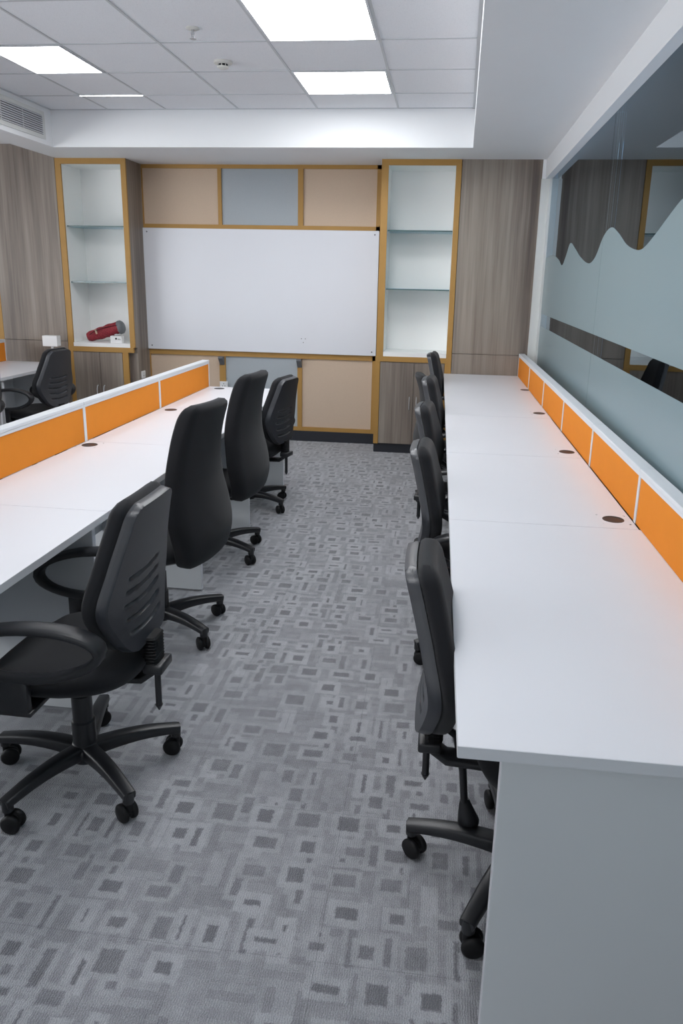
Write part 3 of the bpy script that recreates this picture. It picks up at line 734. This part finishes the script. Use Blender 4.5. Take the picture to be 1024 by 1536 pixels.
def base_rot(t, deg):
    for c in t.children:
        if c.name.startswith('leg'): c.rotation_euler[2] += radians(deg)
low = chair_low(); 
put(low, -1.055, 1.935, 179, 'black swivel chair with ribbed plastic back and loop armrest, nearest on the left', G1); base_rot(low, -179+32)
def clone(src, x, y, deg, label, group, legdeg, sc=1):
    t = copy_tree(src)
    for c in t.children:
        if c.name.startswith('leg'):
            k = c
    ls = [c for c in t.children if c.name.startswith('leg')]
    for i, c in enumerate(ls): c.rotation_euler[2] = radians(legdeg-deg+72*i)
    t.scale = (1, 1, sc); return put(t, x, y, deg, label, group)
high = chair_high()
high.scale = (1, 1, .98); put(high, -1.185, 2.93, 168, 'black high-back fabric chair at the second left desk, nearer of the two', G2)
for i, c in enumerate([c for c in high.children if c.name.startswith('leg')]): c.rotation_euler[2] = radians(-31-168+72*i)
clone(high, -1.235, 3.89, 171, 'black high-back fabric chair at the third left desk, farther of the two', G2, -28, .98)
clone(low, -1.27, 4.82, 168, 'black swivel chair with loop armrests at the far end of the left row', G1, -27, .96)
# right row, facing +x
r1 = clone(low, .27, 1.70, 0, 'black swivel chair nearest on the right, back pressed close to the first desk', G1, 170, .955)
clone(low, .23, 2.94, -2, 'black ribbed-back chair at the second right desk, one caster in the aisle', G1, 205, .955)
clone(low, .215, 3.90, -5, 'black swivel chair at the third right desk, in front of the cabinet doors', G1, 210, .958)
clone(low, .225, 4.71, -3, 'small-looking black chair at the fourth right desk, with shiny top edge', G1, 200)
low6 = clone(high, .145, 5.27, 12, 'dark all-fabric chair behind the fourth right chair, set further into the aisle', G2, 208, .845)
clone(low, .225, 6.12, -3, 'farthest black chair of the right row, beside the wood column', G1, 200, 1.02)
# far left
clone(low, -3.32, 5.68, 172, 'black chair with loop armrests at the far left desk', G1, 10)
clone(low, -3.38, 4.75, 180, 'black chair at the left photo edge, only its armrest showing', G1, 10)
for c in r1.children:
    if c.name.startswith('seat'): c.location.x = .075; c.scale.x = .88
    if c.name.startswith(('bellows', 'back_bracket', 'height_rod')): c.location.x = .04
for c in low.children:
    if c.name.startswith(('backrest', 'back_shell')): c.location.x = .045
    if c.name.startswith(('bellows', 'back_bracket', 'height_rod')): c.location.x = .03
far_arm = [c for c in low.children if c.name.startswith('armrest')][0]; far_arm.location.x = .075
# the nearest right chair shows no armrest but a bent rod with a drop-shaped end
for c in list(r1.children):
    if c.name.startswith('armrest'):
        for g in list(c.children): bpy.data.objects.remove(g)
        bpy.data.objects.remove(c)
    elif c.name.startswith('tilt_lever'): bpy.data.objects.remove(c)
bm = bmesh.new(); q = [(-.20, .04, .43), (-.175, .04, .41), (-.165, .04, .36), (-.152, .04, .30), (-.145, .042, .22), (-.142, .044, .19)]
sweep(bm, [(p, 1, 1) for p in q], [(a*.0105, b*.0105) for a, b in circ(12)], up=(0, 1, 0))
sweep(bm, [((-.142, .044, .205), .4, .4), ((-.140, .044, .19), .55, .55), ((-.134, .044, .16), .8, .8), ((-.128, .044, .135), 1, 1), ((-.124, .044, .121), .9, .9), ((-.122, .044, .117), .5, .5)], [(a*.03, b*.022) for a, b in circ(20)], up=(0, 1, 0))
from_bm('recline_rod', bm, M['black_plastic'], r1, 60)
# cable under far left-row desk
bm = bmesh.new(); pts = []
for i in range(20):
    u = i/19; pts.append(((-1.42+.28*u*(1-u)*2+.10*u, 5.19, .012+.60*u**1.6), 1, 1))
sweep(bm, pts, [(a*.003, b*.003) for a, b in circ(8)], up=(0, 1, 0)); o = from_bm('cable', bm, M['bracket'], None, 60); tag(o, 'thin grey cable hanging under the far end of the left row', 'cable')
